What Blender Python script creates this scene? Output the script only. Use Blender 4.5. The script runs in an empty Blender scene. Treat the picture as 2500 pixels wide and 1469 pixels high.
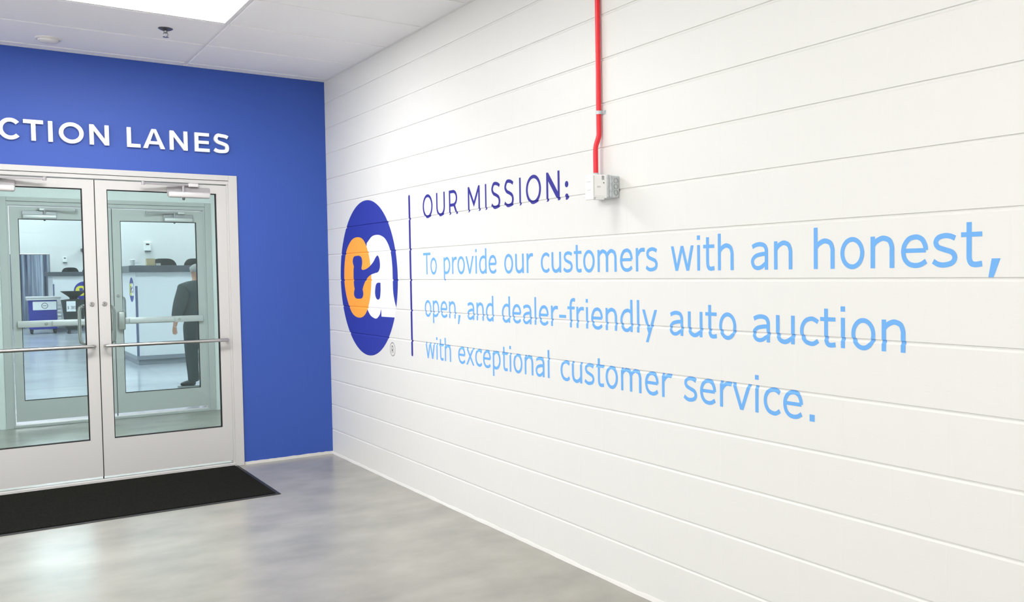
import bpy, bmesh, math, random
from mathutils import Vector, Matrix
from mathutils.geometry import tessellate_polygon
random.seed(7)
C = bpy.context.scene.collection
SC = bpy.context.scene

# ---------------------------------------------------------------- camera
CAM = Vector((-2.42528, -7.29905, 1.45158))
cam = bpy.data.cameras.new('camera')
co = bpy.data.objects.new('camera', cam)
C.objects.link(co)
YAW, PIT, ROL = 0.63444, -0.03959, -0.01145
fw = Vector((math.sin(YAW)*math.cos(PIT), math.cos(YAW)*math.cos(PIT), math.sin(PIT)))
rt0 = Vector((math.cos(YAW), -math.sin(YAW), 0))
up0 = rt0.cross(fw)
rt = math.cos(ROL)*rt0 + math.sin(ROL)*up0
up = -math.sin(ROL)*rt0 + math.cos(ROL)*up0
co.matrix_world = Matrix(((rt.x, up.x, -fw.x, CAM.x), (rt.y, up.y, -fw.y, CAM.y), (rt.z, up.z, -fw.z, CAM.z), (0, 0, 0, 1)))
cam.sensor_width = 36.0
cam.lens = 2188.736/2500*36.0
cam.shift_x = -264.004/2500
cam.shift_y = 18.952/2500
cam.clip_start = 0.05
cam.clip_end = 200
SC.camera = co

# ---------------------------------------------------------------- world, exposure
w = bpy.data.worlds.new('world')
SC.world = w
w.use_nodes = True
w.node_tree.nodes['Background'].inputs[0].default_value = (1.0, 0.985, 0.96, 1)
w.node_tree.nodes['Background'].inputs[1].default_value = 1.2
SC.view_settings.view_transform = 'Standard'
SC.view_settings.look = 'None'
SC.view_settings.exposure = 1.21
SC.view_settings.gamma = 1.0
SC.view_settings.use_curve_mapping = False
SC.cycles.max_bounces = 12
SC.cycles.transparent_max_bounces = 24
SC.cycles.caustics_reflective = False
SC.cycles.caustics_refractive = False
LOBBY_LIGHT = 13.0
LOBBY_REAR_LIGHT = 4.2
VESTIBULE_FILL = 9.0
HALL_LIGHT = 9.0

H = 3.025          # lobby ceiling height
BK = 0.2032        # block course height

# ---------------------------------------------------------------- materials
def lin(c):
    return tuple(((v/255)/12.92 if v/255 <= 0.04045 else ((v/255+0.055)/1.055)**2.4) for v in c) + (1,)

def mat(name, col, rough=0.5, metal=0.0, spec=0.5):
    m = bpy.data.materials.new(name)
    m.use_nodes = True
    b = m.node_tree.nodes['Principled BSDF']
    b.inputs['Base Color'].default_value = lin(col)
    b.inputs['Roughness'].default_value = rough
    b.inputs['Metallic'].default_value = metal
    b.inputs['Specular IOR Level'].default_value = spec
    return m

def N(m, t, **k):
    n = m.node_tree.nodes.new(t)
    for a, v in k.items():
        setattr(n, a, v)
    return n

def L(m, a, b):
    m.node_tree.links.new(a, b)

def bsdf(m):
    return m.node_tree.nodes['Principled BSDF']

def add_noise_bump(m, scale, strength, dist=0.002, stretch=(1, 1, 1), detail=3):
    g = N(m, 'ShaderNodeNewGeometry')
    mp = N(m, 'ShaderNodeMapping')
    mp.inputs['Scale'].default_value = stretch
    n = N(m, 'ShaderNodeTexNoise')
    n.inputs['Scale'].default_value = scale
    n.inputs['Detail'].default_value = detail
    b = N(m, 'ShaderNodeBump')
    b.inputs['Strength'].default_value = strength
    b.inputs['Distance'].default_value = dist
    L(m, g.outputs['Position'], mp.inputs['Vector'])
    L(m, mp.outputs[0], n.inputs['Vector'])
    L(m, n.outputs['Fac'], b.inputs['Height'])
    L(m, b.outputs[0], bsdf(m).inputs['Normal'])
    return b, n

def add_colour_noise(m, c1, c2, scale, detail=4, stretch=(1, 1, 1), lo=0.35, hi=0.65):
    g = N(m, 'ShaderNodeNewGeometry')
    mp = N(m, 'ShaderNodeMapping')
    mp.inputs['Scale'].default_value = stretch
    n = N(m, 'ShaderNodeTexNoise')
    n.inputs['Scale'].default_value = scale
    n.inputs['Detail'].default_value = detail
    r = N(m, 'ShaderNodeValToRGB')
    r.color_ramp.elements[0].position = lo
    r.color_ramp.elements[1].position = hi
    r.color_ramp.elements[0].color = lin(c1)
    r.color_ramp.elements[1].color = lin(c2)
    L(m, g.outputs['Position'], mp.inputs['Vector'])
    L(m, mp.outputs[0], n.inputs['Vector'])
    L(m, n.outputs['Fac'], r.inputs[0])
    L(m, r.outputs[0], bsdf(m).inputs['Base Color'])
    return r

def math_node(m, op, a=None, b=None):
    n = N(m, 'ShaderNodeMath', operation=op)
    for i, v in enumerate((a, b)):
        if v is None:
            continue
        if isinstance(v, (int, float)):
            n.inputs[i].default_value = v
        else:
            L(m, v, n.inputs[i])
    return n.outputs[0]

def block_paint(name, col, axis='Y', rough=0.45):
    """painted concrete block: pitted faces and shallow filled head joints (running bond) as bump"""
    m = mat(name, col, rough, spec=0.35)
    g = N(m, 'ShaderNodeNewGeometry')
    s = N(m, 'ShaderNodeSeparateXYZ')
    L(m, g.outputs['Position'], s.inputs[0])
    row = math_node(m, 'FLOOR', math_node(m, 'DIVIDE', s.outputs['Z'], BK))
    odd = math_node(m, 'MODULO', math_node(m, 'ADD', row, 20), 2.0)
    u = math_node(m, 'ADD', math_node(m, 'DIVIDE', s.outputs[axis], 2*BK), math_node(m, 'MULTIPLY', odd, 0.5))
    fr = math_node(m, 'FRACT', math_node(m, 'ADD', u, 100.5))
    d = math_node(m, 'ABSOLUTE', math_node(m, 'SUBTRACT', fr, 0.5))
    mr = N(m, 'ShaderNodeMapRange')
    mr.inputs['From Min'].default_value = 0.0
    mr.inputs['From Max'].default_value = 0.0135
    mr.inputs['To Min'].default_value = 1.0
    mr.inputs['To Max'].default_value = 0.0
    L(m, d, mr.inputs['Value'])
    n1 = N(m, 'ShaderNodeTexNoise')
    n1.inputs['Scale'].default_value = 190
    n1.inputs['Detail'].default_value = 2
    L(m, g.outputs['Position'], n1.inputs['Vector'])
    n2 = N(m, 'ShaderNodeTexNoise')
    n2.inputs['Scale'].default_value = 55
    n2.inputs['Detail'].default_value = 4
    mp = N(m, 'ShaderNodeMapping')
    mp.inputs['Scale'].default_value = (1, 0.5, 1)
    L(m, g.outputs['Position'], mp.inputs['Vector'])
    L(m, mp.outputs[0], n2.inputs['Vector'])
    pits = N(m, 'ShaderNodeMapRange')
    pits.inputs['From Min'].default_value = 0.62
    pits.inputs['From Max'].default_value = 0.74
    pits.inputs['To Min'].default_value = 0.0
    pits.inputs['To Max'].default_value = 1.0
    L(m, n2.outputs['Fac'], pits.inputs['Value'])
    hgt = math_node(m, 'ADD', math_node(m, 'MULTIPLY', n1.outputs['Fac'], 0.10),
                    math_node(m, 'MULTIPLY', pits.outputs[0], -0.18))
    hgt = math_node(m, 'ADD', hgt, math_node(m, 'MULTIPLY', mr.outputs[0], 0.45))
    bp = N(m, 'ShaderNodeBump')
    bp.inputs['Strength'].default_value = 0.55
    bp.inputs['Distance'].default_value = 0.0022
    L(m, hgt, bp.inputs['Height'])
    L(m, bp.outputs[0], bsdf(m).inputs['Normal'])
    return m

def glass(name, tint):
    m = bpy.data.materials.new(name)
    m.use_nodes = True
    nt = m.node_tree
    nt.nodes.clear()
    out = nt.nodes.new('ShaderNodeOutputMaterial')
    tr = nt.nodes.new('ShaderNodeBsdfTransparent')
    tr.inputs[0].default_value = tuple(math.sqrt(v) for v in tint) + (1,)
    gl = nt.nodes.new('ShaderNodeBsdfGlossy')
    gl.inputs['Roughness'].default_value = 0.0
    fr = nt.nodes.new('ShaderNodeFresnel')
    fr.inputs['IOR'].default_value = 1.4
    mx = nt.nodes.new('ShaderNodeMixShader')
    nt.links.new(fr.outputs[0], mx.inputs[0])
    nt.links.new(tr.outputs[0], mx.inputs[1])
    nt.links.new(gl.outputs[0], mx.inputs[2])
    nt.links.new(mx.outputs[0], out.inputs[0])
    return m

def emit(name, col, s):
    m = bpy.data.materials.new(name)
    m.use_nodes = True
    b = bsdf(m)
    b.inputs['Base Color'].default_value = (0.9, 0.9, 0.9, 1)
    b.inputs['Emission Color'].default_value = tuple(col) + (1,)
    b.inputs['Emission Strength'].default_value = s
    return m

M = {}
M['block'] = block_paint('white_block_paint', (220, 220, 216), 'Y')
M['block_front'] = block_paint('white_block_paint_front', (236, 238, 236), 'X')
M['blue_wall'] = mat('blue_wall_paint', (57, 87, 171), 0.5, spec=0.3)
add_noise_bump(M['blue_wall'], 420, 0.12, 0.001)
M['white_paint'] = mat('white_paint', (238, 237, 235), 0.5, spec=0.3)
M['sealant'] = mat('white_sealant', (216, 215, 210), 0.6, spec=0.2)
M['ceiling_tile'] = mat('ceiling_tile', (246, 245, 245), 0.9, spec=0.1)
add_noise_bump(M['ceiling_tile'], 260, 0.25, 0.001)
M['tee'] = mat('white_ceiling_tee', (200, 200, 200), 0.6)
M['concrete'] = mat('polished_concrete', (178, 171, 158), 0.26, spec=0.5)
add_colour_noise(M['concrete'], (143, 141, 134), (164, 161, 152), 2.6, 9, (1, 1.3, 1), 0.3, 0.7)
M['hall_concrete'] = mat('hall_polished_concrete', (196, 200, 206), 0.16, spec=0.55)
add_colour_noise(M['hall_concrete'], (176, 180, 190), (205, 208, 214), 0.9, 6, (1, 1, 1), 0.3, 0.7)
M['frame'] = mat('white_door_aluminium', (198, 197, 195), 0.38, spec=0.4)
M['seal'] = mat('black_seal', (22, 18, 24), 0.7)
M['glass'] = glass('tinted_door_glass', (0.76, 0.885, 0.89))
M['steel'] = mat('brushed_steel', (205, 203, 200), 0.28, 1.0)
M['closer'] = mat('silver_closer_paint', (214, 212, 212), 0.35, 0.3)
M['dark_steel'] = mat('dull_steel', (120, 120, 122), 0.35, 0.9)
M['letter'] = mat('brushed_aluminium_letter', (244, 244, 246), 0.42, 0.25)
M['navy'] = mat('navy_wall_paint', (46, 44, 140), 0.5, spec=0.3)
M['disc'] = mat('royal_blue_paint', (46, 58, 156), 0.5, spec=0.3)
M['orange'] = mat('orange_paint', (255, 170, 66), 0.5, spec=0.2)
M['sky'] = mat('light_blue_paint', (108, 168, 228), 0.5, spec=0.2)
M['white_mark'] = mat('white_letter_paint', (243, 244, 246), 0.5, spec=0.2)
M['black_line'] = mat('black_line_paint', (30, 30, 36), 0.6)
M['yellow'] = mat('yellow_paint', (240, 232, 60), 0.5)
M['red'] = mat('red_conduit_enamel', (232, 34, 48), 0.3, spec=0.5)
M['galv'] = mat('galvanised_steel', (196, 202, 204), 0.4, 0.25)
add_colour_noise(M['galv'], (186, 193, 196), (206, 211, 213), 60, 2)
M['plastic'] = mat('white_plastic', (250, 250, 248), 0.4)
M['plate_white'] = mat('white_faceplate', (226, 226, 223), 0.45)
M['plastic_grey'] = mat('pale_grey_plastic', (212, 212, 210), 0.45)
M['galv_dark'] = mat('dull_galvanised_steel', (132, 138, 142), 0.4, 0.4)
M['plate'] = mat('grey_closer_plate', (168, 165, 168), 0.35, 0.4)
M['black_plastic'] = mat('black_plastic', (28, 30, 32), 0.5)
M['carpet'] = mat('black_mat_carpet', (20, 21, 17), 0.95, spec=0.1)
add_colour_noise(M['carpet'], (10, 12, 9), (28, 28, 22), 120, 4)
add_noise_bump(M['carpet'], 500, 0.8, 0.004)
M['rubber'] = mat('black_rubber', (34, 34, 34), 0.55)
M['dark_top'] = mat('dark_grey_laminate', (78, 84, 92), 0.4)
M['white_panel'] = mat('white_laminate', (236, 238, 240), 0.4)
M['grey_kick'] = mat('grey_kick_plate', (140, 146, 156), 0.5)
M['blue_guard'] = mat('slate_blue_guard', (98, 108, 140), 0.5)
M['chair'] = mat('black_chair_fabric', (32, 36, 40), 0.7)
M['beige'] = mat('beige_card', (196, 178, 140), 0.8)
M['jacket'] = mat('dark_olive_jacket', (66, 76, 78), 0.85, spec=0.2)
add_noise_bump(M['jacket'], 60, 0.4, 0.01)
M['trousers'] = mat('dark_trousers', (54, 66, 70), 0.85, spec=0.2)
M['skin'] = mat('skin', (214, 160, 136), 0.5)
M['hair'] = mat('grey_hair', (150, 148, 146), 0.7)
M['shoe'] = mat('dark_shoe_leather', (44, 46, 50), 0.5)
M['sole'] = mat('pale_sole', (150, 152, 150), 0.7)
M['curtain'] = mat('silver_blue_curtain', (120, 132, 156), 0.4, 0.3)
add_colour_noise(M['curtain'], (70, 84, 116), (196, 204, 220), 7, 3, (1.6, 0.2, 0.05), 0.35, 0.65)
M['cart_blue'] = mat('blue_cart_panel', (28, 44, 150), 0.45)
M['barrel'] = mat('charcoal_barrel', (44, 50, 50), 0.55)
M['lens'] = emit('lit_panel', (1.0, 0.99, 0.975), LOBBY_LIGHT)
M['lens_rear'] = emit('lit_panel_rear', (1.0, 0.99, 0.975), LOBBY_REAR_LIGHT)
M['lens_vest_fill'] = emit('vestibule_fill_panel', (0.88, 0.99, 1.0), VESTIBULE_FILL)
M['lens_hall'] = emit('hall_lit_panel', (1.0, 0.97, 1.0), HALL_LIGHT)
M['smoke'] = mat('off_white_fitting', (225, 223, 220), 0.5)

# ---------------------------------------------------------------- mesh helpers
def box(bm, x0, x1, y0, y1, z0, z1, bev=0.0, seg=1):
    r = bmesh.ops.create_cube(bm, size=1.0)
    vs = r['verts']
    for v in vs:
        v.co = Vector(((x0+x1)/2+v.co.x*(x1-x0), (y0+y1)/2+v.co.y*(y1-y0), (z0+z1)/2+v.co.z*(z1-z0)))
    if bev > 0:
        es = list({e for v in vs for e in v.link_edges})
        bmesh.ops.bevel(bm, geom=es, offset=bev, segments=seg, profile=0.5, affect='EDGES')
    return vs

def frame_from(d):
    d = d.normalized()
    a = Vector((0, 0, 1)) if abs(d.z) < 0.9 else Vector((1, 0, 0))
    u = d.cross(a).normalized()
    return u, d.cross(u).normalized()

def tube(bm, pts, r, seg=14, caps=True):
    """swept round tube along a polyline; r may be a list"""
    pts = [Vector(p) for p in pts]
    rs = r if isinstance(r, (list, tuple)) else [r]*len(pts)
    rings = []
    u = None
    for i, p in enumerate(pts):
        if i == 0:
            d = pts[1]-p
        elif i == len(pts)-1:
            d = p-pts[i-1]
        else:
            d = (pts[i+1]-p).normalized()+(p-pts[i-1]).normalized()
        d.normalize()
        if u is None:
            u, v = frame_from(d)
        else:
            u = (u-d*u.dot(d)).normalized()
            v = d.cross(u)
        rings.append([bm.verts.new(p+(u*math.cos(2*math.pi*k/seg)+v*math.sin(2*math.pi*k/seg))*rs[i]) for k in range(seg)])
    for a, b in zip(rings, rings[1:]):
        for k in range(seg):
            bm.faces.new((a[k], a[(k+1) % seg], b[(k+1) % seg], b[k]))
    if caps:
        bm.faces.new(rings[0][::-1])
        bm.faces.new(rings[-1])

def lathe(bm, c, prof, axis=Vector((0, 0, 1)), seg=32):
    """prof: list of (radius, height along axis)"""
    c = Vector(c)
    u, v = frame_from(axis)
    rings = []
    for r, h in prof:
        if r < 1e-6:
            rings.append([bm.verts.new(c+axis*h)])
        else:
            rings.append([bm.verts.new(c+axis*h+(u*math.cos(2*math.pi*k/seg)+v*math.sin(2*math.pi*k/seg))*r) for k in range(seg)])
    for a, b in zip(rings, rings[1:]):
        for k in range(seg):
            k2 = (k+1) % seg
            if len(a) == 1 and len(b) == 1:
                continue
            if len(a) == 1:
                bm.faces.new((a[0], b[k2], b[k]))
            elif len(b) == 1:
                bm.faces.new((a[k], a[k2], b[0]))
            else:
                bm.faces.new((a[k], a[k2], b[k2], b[k]))

def prism(bm, poly, fn, depth):
    """poly 2D outline, fn(u,v,d)->3D; solid between d=0 and d=depth"""
    n = len(poly)
    tris = tessellate_polygon([[Vector((p[0], p[1], 0)) for p in poly]])
    a = [bm.verts.new(fn(p[0], p[1], 0)) for p in poly]
    b = [bm.verts.new(fn(p[0], p[1], depth)) for p in poly]
    for t in tris:
        try:
            bm.faces.new((a[t[0]], a[t[1]], a[t[2]]))
            bm.faces.new((b[t[2]], b[t[1]], b[t[0]]))
        except ValueError:
            pass
    for i in range(n):
        bm.faces.new((a[i], a[(i+1) % n], b[(i+1) % n], b[i]))

def flat(bm, poly, fn):
    tris = tessellate_polygon([[Vector((p[0], p[1], 0)) for p in poly]])
    a = [bm.verts.new(fn(p[0], p[1])) for p in poly]
    for t in tris:
        try:
            bm.faces.new((a[t[0]], a[t[1]], a[t[2]]))
        except ValueError:
            pass

def finish(name, bm, m, parent=None, smooth=False, recalc=True, keep_origin=None):
    bmesh.ops.remove_doubles(bm, verts=bm.verts, dist=2e-6)
    if recalc:
        bmesh.ops.recalc_face_normals(bm, faces=bm.faces)
    xs = [v.co.x for v in bm.verts]
    ys = [v.co.y for v in bm.verts]
    zs = [v.co.z for v in bm.verts]
    c = Vector(((min(xs)+max(xs))/2, (min(ys)+max(ys))/2, min(zs)))
    for v in bm.verts:
        v.co -= c
    me = bpy.data.meshes.new(name)
    bm.to_mesh(me)
    bm.free()
    ms = m if isinstance(m, (list, tuple)) else [m]
    for q in ms:
        me.materials.append(M[q] if isinstance(q, str) else q)
    if smooth:
        me.polygons.foreach_set('use_smooth', [True]*len(me.polygons))
        try:
            me.set_sharp_from_angle(angle=math.radians(40))
        except Exception:
            pass
    o = bpy.data.objects.new(name, me)
    C.objects.link(o)
    if parent is not None:
        o.parent = parent
        o.location = c - world_loc(parent)
    else:
        o.location = c
    return o

def world_loc(o):
    p = Vector(o.location)
    while o.parent is not None:
        o = o.parent
        p += Vector(o.location)
    return p

def tag(o, label=None, cat=None, group=None, kind=None):
    if label: o['label'] = label
    if cat: o['category'] = cat
    if group: o['group'] = group
    if kind: o['kind'] = kind
    return o

def thing(name, loc, label, cat, group=None, kind=None):
    o = bpy.data.objects.new(name, None)
    C.objects.link(o)
    o.location = loc
    o.empty_display_size = 0.1
    return tag(o, label, cat, group, kind)

def struct(name, bm, m, label, cat, smooth=False):
    return tag(finish(name, bm, m, None, smooth), label, cat, None, 'structure')

def BM():
    return bmesh.new()

def copy_tree(o, parent=None):
    c = o.copy()
    C.objects.link(c)
    c.parent = parent
    for ch in list(o.children):
        copy_tree(ch, c)
    return c

# ---------------------------------------------------------------- lettering kit (strokes and outlines)
def spline(pts, closed=False, n=8):
    out = []
    P = list(pts)
    m = len(P)
    rng = range(m) if closed else range(m-1)
    for i in rng:
        if closed:
            p0, p1, p2, p3 = P[i-1], P[i], P[(i+1) % m], P[(i+2) % m]
        else:
            p1, p2 = P[i], P[i+1]
            p0 = P[i-1] if i > 0 else (2*p1[0]-p2[0], 2*p1[1]-p2[1])
            p3 = P[i+2] if i+2 < m else (2*p2[0]-p1[0], 2*p2[1]-p1[1])
        for k in range(n):
            t = k/n
            out.append(tuple(0.5*((2*p1[j])+(-p0[j]+p2[j])*t+(2*p0[j]-5*p1[j]+4*p2[j]-p3[j])*t*t+(-p0[j]+3*p1[j]-3*p2[j]+p3[j])*t**3) for j in (0, 1)))
    if not closed:
        out.append(tuple(P[-1]))
    return out

def ribbon(path, wd, closed=False):
    """list of quads following a path with constant stroke width"""
    n = len(path)
    Lf, Rt = [], []
    for i in range(n):
        if closed:
            a, b = path[i-1], path[(i+1) % n]
            din = (path[i][0]-a[0], path[i][1]-a[1])
            dou = (b[0]-path[i][0], b[1]-path[i][1])
        else:
            a, b = path[max(i-1, 0)], path[min(i+1, n-1)]
            din = (path[i][0]-a[0], path[i][1]-a[1]) if i > 0 else (b[0]-path[i][0], b[1]-path[i][1])
            dou = (b[0]-path[i][0], b[1]-path[i][1]) if i < n-1 else din
        l1 = math.hypot(*din) or 1
        l2 = math.hypot(*dou) or 1
        tx, ty = din[0]/l1+dou[0]/l2, din[1]/l1+dou[1]/l2
        l = math.hypot(tx, ty) or 1
        tx, ty = tx/l, ty/l
        cs = max(0.6, tx*din[0]/l1+ty*din[1]/l1)
        hx, hy = -ty*wd/2/cs, tx*wd/2/cs
        Lf.append((path[i][0]+hx, path[i][1]+hy))
        Rt.append((path[i][0]-hx, path[i][1]-hy))
    qs = []
    for i in range(n if closed else n-1):
        j = (i+1) % n
        qs.append([Lf[i], Rt[i], Rt[j], Lf[j]])
    return qs

def rect(x0, x1, z0, z1):
    return [[(x0, z0), (x1, z0), (x1, z1), (x0, z1)]]

def ell(cx, cz, rx, rz, a0=0, a1=360, n=48):
    full = abs(a1-a0) >= 360
    return [(cx+rx*math.cos(math.radians(a0+(a1-a0)*k/n)), cz+rz*math.sin(math.radians(a0+(a1-a0)*k/n))) for k in range(n if full else n+1)]

S_ = 0.09
def humanist(ch):
    """(quads, advance) of a wide humanist sans letter, em = 1"""
    s = S_
    if ch == 'o': return ribbon(ell(.303, .2725, .212, .242), .084, True), .607
    if ch in 'nhu':
        q = rect(.08, .17, 0, .76 if ch == 'h' else .545) + ribbon(spline([(.125, .385), (.19, .455), (.29, .503), (.37, .505), (.462, .462), (.506, .36), (.508, .28)]) + [(.508, 0)], s)
        if ch == 'u': q = [[(.633-x, .545-z) for x, z in p] for p in q]
        return q, .633
    if ch == 'm':
        q = rect(.08, .17, 0, .545)
        for x in (0, .356):
            q += ribbon(spline([(.125+x, .385), (.18+x, .455), (.27+x, .503), (.335+x, .505), (.435+x, .462), (.480+x, .36), (.481+x, .28)]) + [(.481+x, 0)], s)
        return q, .973
    if ch == 'r': return rect(.08, .17, 0, .545) + ribbon(spline([(.125, .36), (.2, .445), (.29, .497), (.425, .497)]), .09), .427
    if ch in 'dp':
        q = rect(.455, .545, 0, .76 if ch == 'd' else .752) + ribbon(spline([(.5, .455), (.42, .495), (.33, .505), (.21, .465), (.125, .365), (.103, .27), (.125, .155), (.2, .06), (.3, .032), (.39, .05), (.5, .13)]), .084)
        if ch == 'p': q = [[(.623-x, .545-z) for x, z in p] for p in q]
        return q, .623
    if ch == 'a':
        return ribbon(spline([(.09, .455), (.19, .492), (.31, .503), (.42, .475), (.472, .40), (.476, .32)]) + [(.476, 0)], .086) + \
            ribbon(spline([(.475, .315), (.33, .305), (.19, .275), (.105, .21), (.095, .14), (.14, .065), (.23, .034), (.34, .055), (.475, .14)]), .08), .601
    if ch == 'e':
        return rect(.10, .515, .246, .318) + ribbon(spline([(.512, .282), (.502, .36), (.455, .45), (.385, .495), (.31, .505), (.2, .475), (.12, .38), (.095, .27), (.12, .15), (.2, .065), (.31, .036), (.42, .05), (.52, .105)]), .084), .596
    if ch == 'c': return ribbon(spline([(.485, .445), (.40, .49), (.32, .503), (.2, .47), (.12, .38), (.095, .27), (.12, .16), (.2, .07), (.32, .038), (.4, .05), (.485, .10)]), .084), .521
    if ch == 's': return ribbon(spline([(.435, .46), (.35, .495), (.25, .505), (.14, .475), (.097, .4), (.14, .325), (.26, .28), (.385, .235), (.43, .15), (.38, .07), (.25, .037), (.14, .05), (.05, .10)]), .084), .521
    if ch == 't': return ribbon([(.15, .70)] + spline([(.15, .22), (.155, .12), (.19, .055), (.26, .037), (.365, .05)]), .088) + rect(.015, .365, .47, .545), .394
    if ch == 'f': return ribbon(spline([(.37, .715), (.29, .72), (.205, .69), (.167, .6), (.165, .5)]) + [(.165, 0)], .088) + rect(.015, .35, .47, .545), .352
    if ch == 'i': return rect(.092, .182, 0, .545) + rect(.087, .187, .655, .75), .274
    if ch == 'l': return rect(.092, .182, 0, .76), .274
    if ch == 'v': return [[(.02, .545), (.118, .545), (.343, 0), (.249, 0)], [(.572, .545), (.474, .545), (.249, 0), (.343, 0)]], .592
    if ch == 'w': return [[(.025, .545), (.118, .545), (.268, 0), (.178, 0)], [(.362, .545), (.452, .545), (.268, 0), (.178, 0)],
                          [(.362, .545), (.452, .545), (.640, 0), (.550, 0)], [(.793, .545), (.700, .545), (.550, 0), (.640, 0)]], .818
    if ch == 'x': return [[(.015, 0), (.120, 0), (.577, .545), (.470, .545)], [(.577, 0), (.472, 0), (.015, .545), (.122, .545)]], .592
    if ch == 'y': return [[(.02, .545), (.118, .545), (.345, .005), (.262, -.045)], [(.572, .545), (.474, .545), (.152, -.207), (.25, -.207)]], .592
    if ch == 'T': return rect(.006, .61, .645, .727) + rect(.262, .354, 0, .645), .616
    if ch == ',': return [[(.125, .125), (.265, .125), (.155, -.165), (.072, -.165)]], .364
    if ch == '.': return rect(.12, .244, 0, .13), .364
    if ch == '-': return rect(.06, .395, .235, .315), .454
    return [], .352

def geometric(ch, wd, t):
    """quads of a wide geometric capital, height 1, width wd, stroke t"""
    h = t/2
    if ch == 'I': return rect(0, wd, 0, 1)
    if ch == 'T': return rect(0, wd, 1-t, 1) + rect(wd/2-h, wd/2+h, 0, 1-t)
    if ch == 'L': return rect(0, t, 0, 1) + rect(t, wd, 0, t*.95)
    if ch == 'E': return rect(0, t, 0, 1) + rect(t, wd, 0, t*.95) + rect(t, wd*.95, .5-t*.45, .5+t*.45) + rect(t, wd*.98, 1-t*.95, 1)
    if ch == 'N': return [[(0, 0), (t, 0), (t, 1), (0, 1)], [(wd-t, 0), (wd, 0), (wd, 1), (wd-t, 1)],
                          [(t, 1), (t, .70), (wd-t, 0), (wd-t, .30)], [(0, 1), (t, 1), (t, .98), (0, .98)]]
    if ch == 'M': return rect(0, t, 0, 1) + rect(wd-t, wd, 0, 1) + [[(t, 1), (t, 1-t*1.9), (wd/2-t*.0, .18), (wd/2, .18+t*1.9)], [(wd-t, 1), (wd-t, 1-t*1.9), (wd/2, .18), (wd/2, .18+t*1.9)]]
    if ch == 'A':
        k = t*1.12
        return [[(0, 0), (k, 0), (wd/2+.0, .86), (wd/2-k*.5, 1)], [(wd, 0), (wd-k, 0), (wd/2, .86), (wd/2+k*.5, 1)],
                [(wd/2-k*.5, 1), (wd/2, .86), (wd/2+k*.5, 1), (wd/2, 1)], [(wd*.21, .22), (wd*.79, .22), (wd*.73, .22+t*.85), (wd*.27, .22+t*.85)]]
    if ch == 'O': return ribbon(ell(wd/2, .5, wd/2-h, .515-h), t, True)
    if ch == 'C': return ribbon(ell(wd*.56, .5, wd*.56-h, .515-h, 42, 318, 40), t)
    if ch == 'U': return ribbon([(h, 1)] + [(h, .40)] + ell(wd/2, .40, wd/2-h, .41-h, 180, 360, 24)[1:] + [(wd-h, 1)], t)
    if ch == 'R': return rect(0, t, 0, 1) + ribbon([(t, 1-h)] + [(wd*.5, 1-h)] + ell(wd*.5, .665, wd*.47-h, .335-h, 88, -88, 20) + [(t, .33+h)], t) + \
        [[(wd*.52, .36), (wd*.52+t*1.15, .40), (wd+.005, 0), (wd-t*1.2, 0)]]
    if ch == 'S': return ribbon(spline([(wd*.93-h*.2, .84), (wd*.75, .905+.02-h*.3), (wd*.52, 1.01-h), (wd*.27, .93), (h+.03*wd, .74), (wd*.27, .585), (wd*.53, .515), (wd*.80, .42), (wd*.97-h, .265), (wd*.78, .075+h*.5), (wd*.48, h-.01), (wd*.23, .045+h*.6), (h*.5, .17)]), t)
    if ch == ':': return ribbon(ell(wd/2, .50, t*.33, t*.33, n=20), t*.66, True) + ribbon(ell(wd/2, .085, t*.33, t*.33, n=20), t*.66, True)
    return []

# ---------------------------------------------------------------- right wall: block courses with raked bed joints
PROFILE = [(-0.0085, 0.0), (-0.0058, 0.0022), (-0.002, 0.0046), (0.0030, 0.0050), (0.0048, 0.0036), (0.0056, 0.0)]
def wall_depth(z):
    """recess of the block wall's face (m) at height z"""
    k = round(z/BK)
    d = z-k*BK
    if k < 1 or k > 14 or d <= PROFILE[0][0] or d >= PROFILE[-1][0]:
        return 0.0
    for (a, da), (b, db) in zip(PROFILE, PROFILE[1:]):
        if a <= d <= b:
            return da+(db-da)*(d-a)/(b-a)
    return 0.0
BREAKS = [k*BK+a for k in range(1, 15) for a, _ in PROFILE]

def conform(bm, off):
    """lay flat paint on the right wall so that it follows the mortar joints"""
    z0 = min(v.co.z for v in bm.verts)
    z1 = max(v.co.z for v in bm.verts)
    for z in BREAKS:
        if z0 < z < z1:
            bmesh.ops.bisect_plane(bm, geom=bm.verts[:]+bm.edges[:]+bm.faces[:], plane_co=(0, 0, z), plane_no=(0, 0, 1), dist=1e-6)
    for v in bm.verts:
        v.co.x += wall_depth(v.co.z)-off

def paint(name, polys, m, parent, off=0.0007):
    bm = BM()
    for i, p in enumerate(polys):        # strokes that cross are stacked a hair apart
        n0 = len(bm.verts)
        flat(bm, p, lambda u, v: Vector((0, u, v)))
        bm.verts.ensure_lookup_table()
        for v in bm.verts[n0:]:
            v.co.x = -(i % 60)*6e-6
    conform(bm, off)
    bmesh.ops.recalc_face_normals(bm, faces=bm.faces)
    for f in bm.faces:
        if f.normal.x > 0:
            f.normal_flip()
    return finish(name, bm, m, parent, recalc=False)

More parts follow.
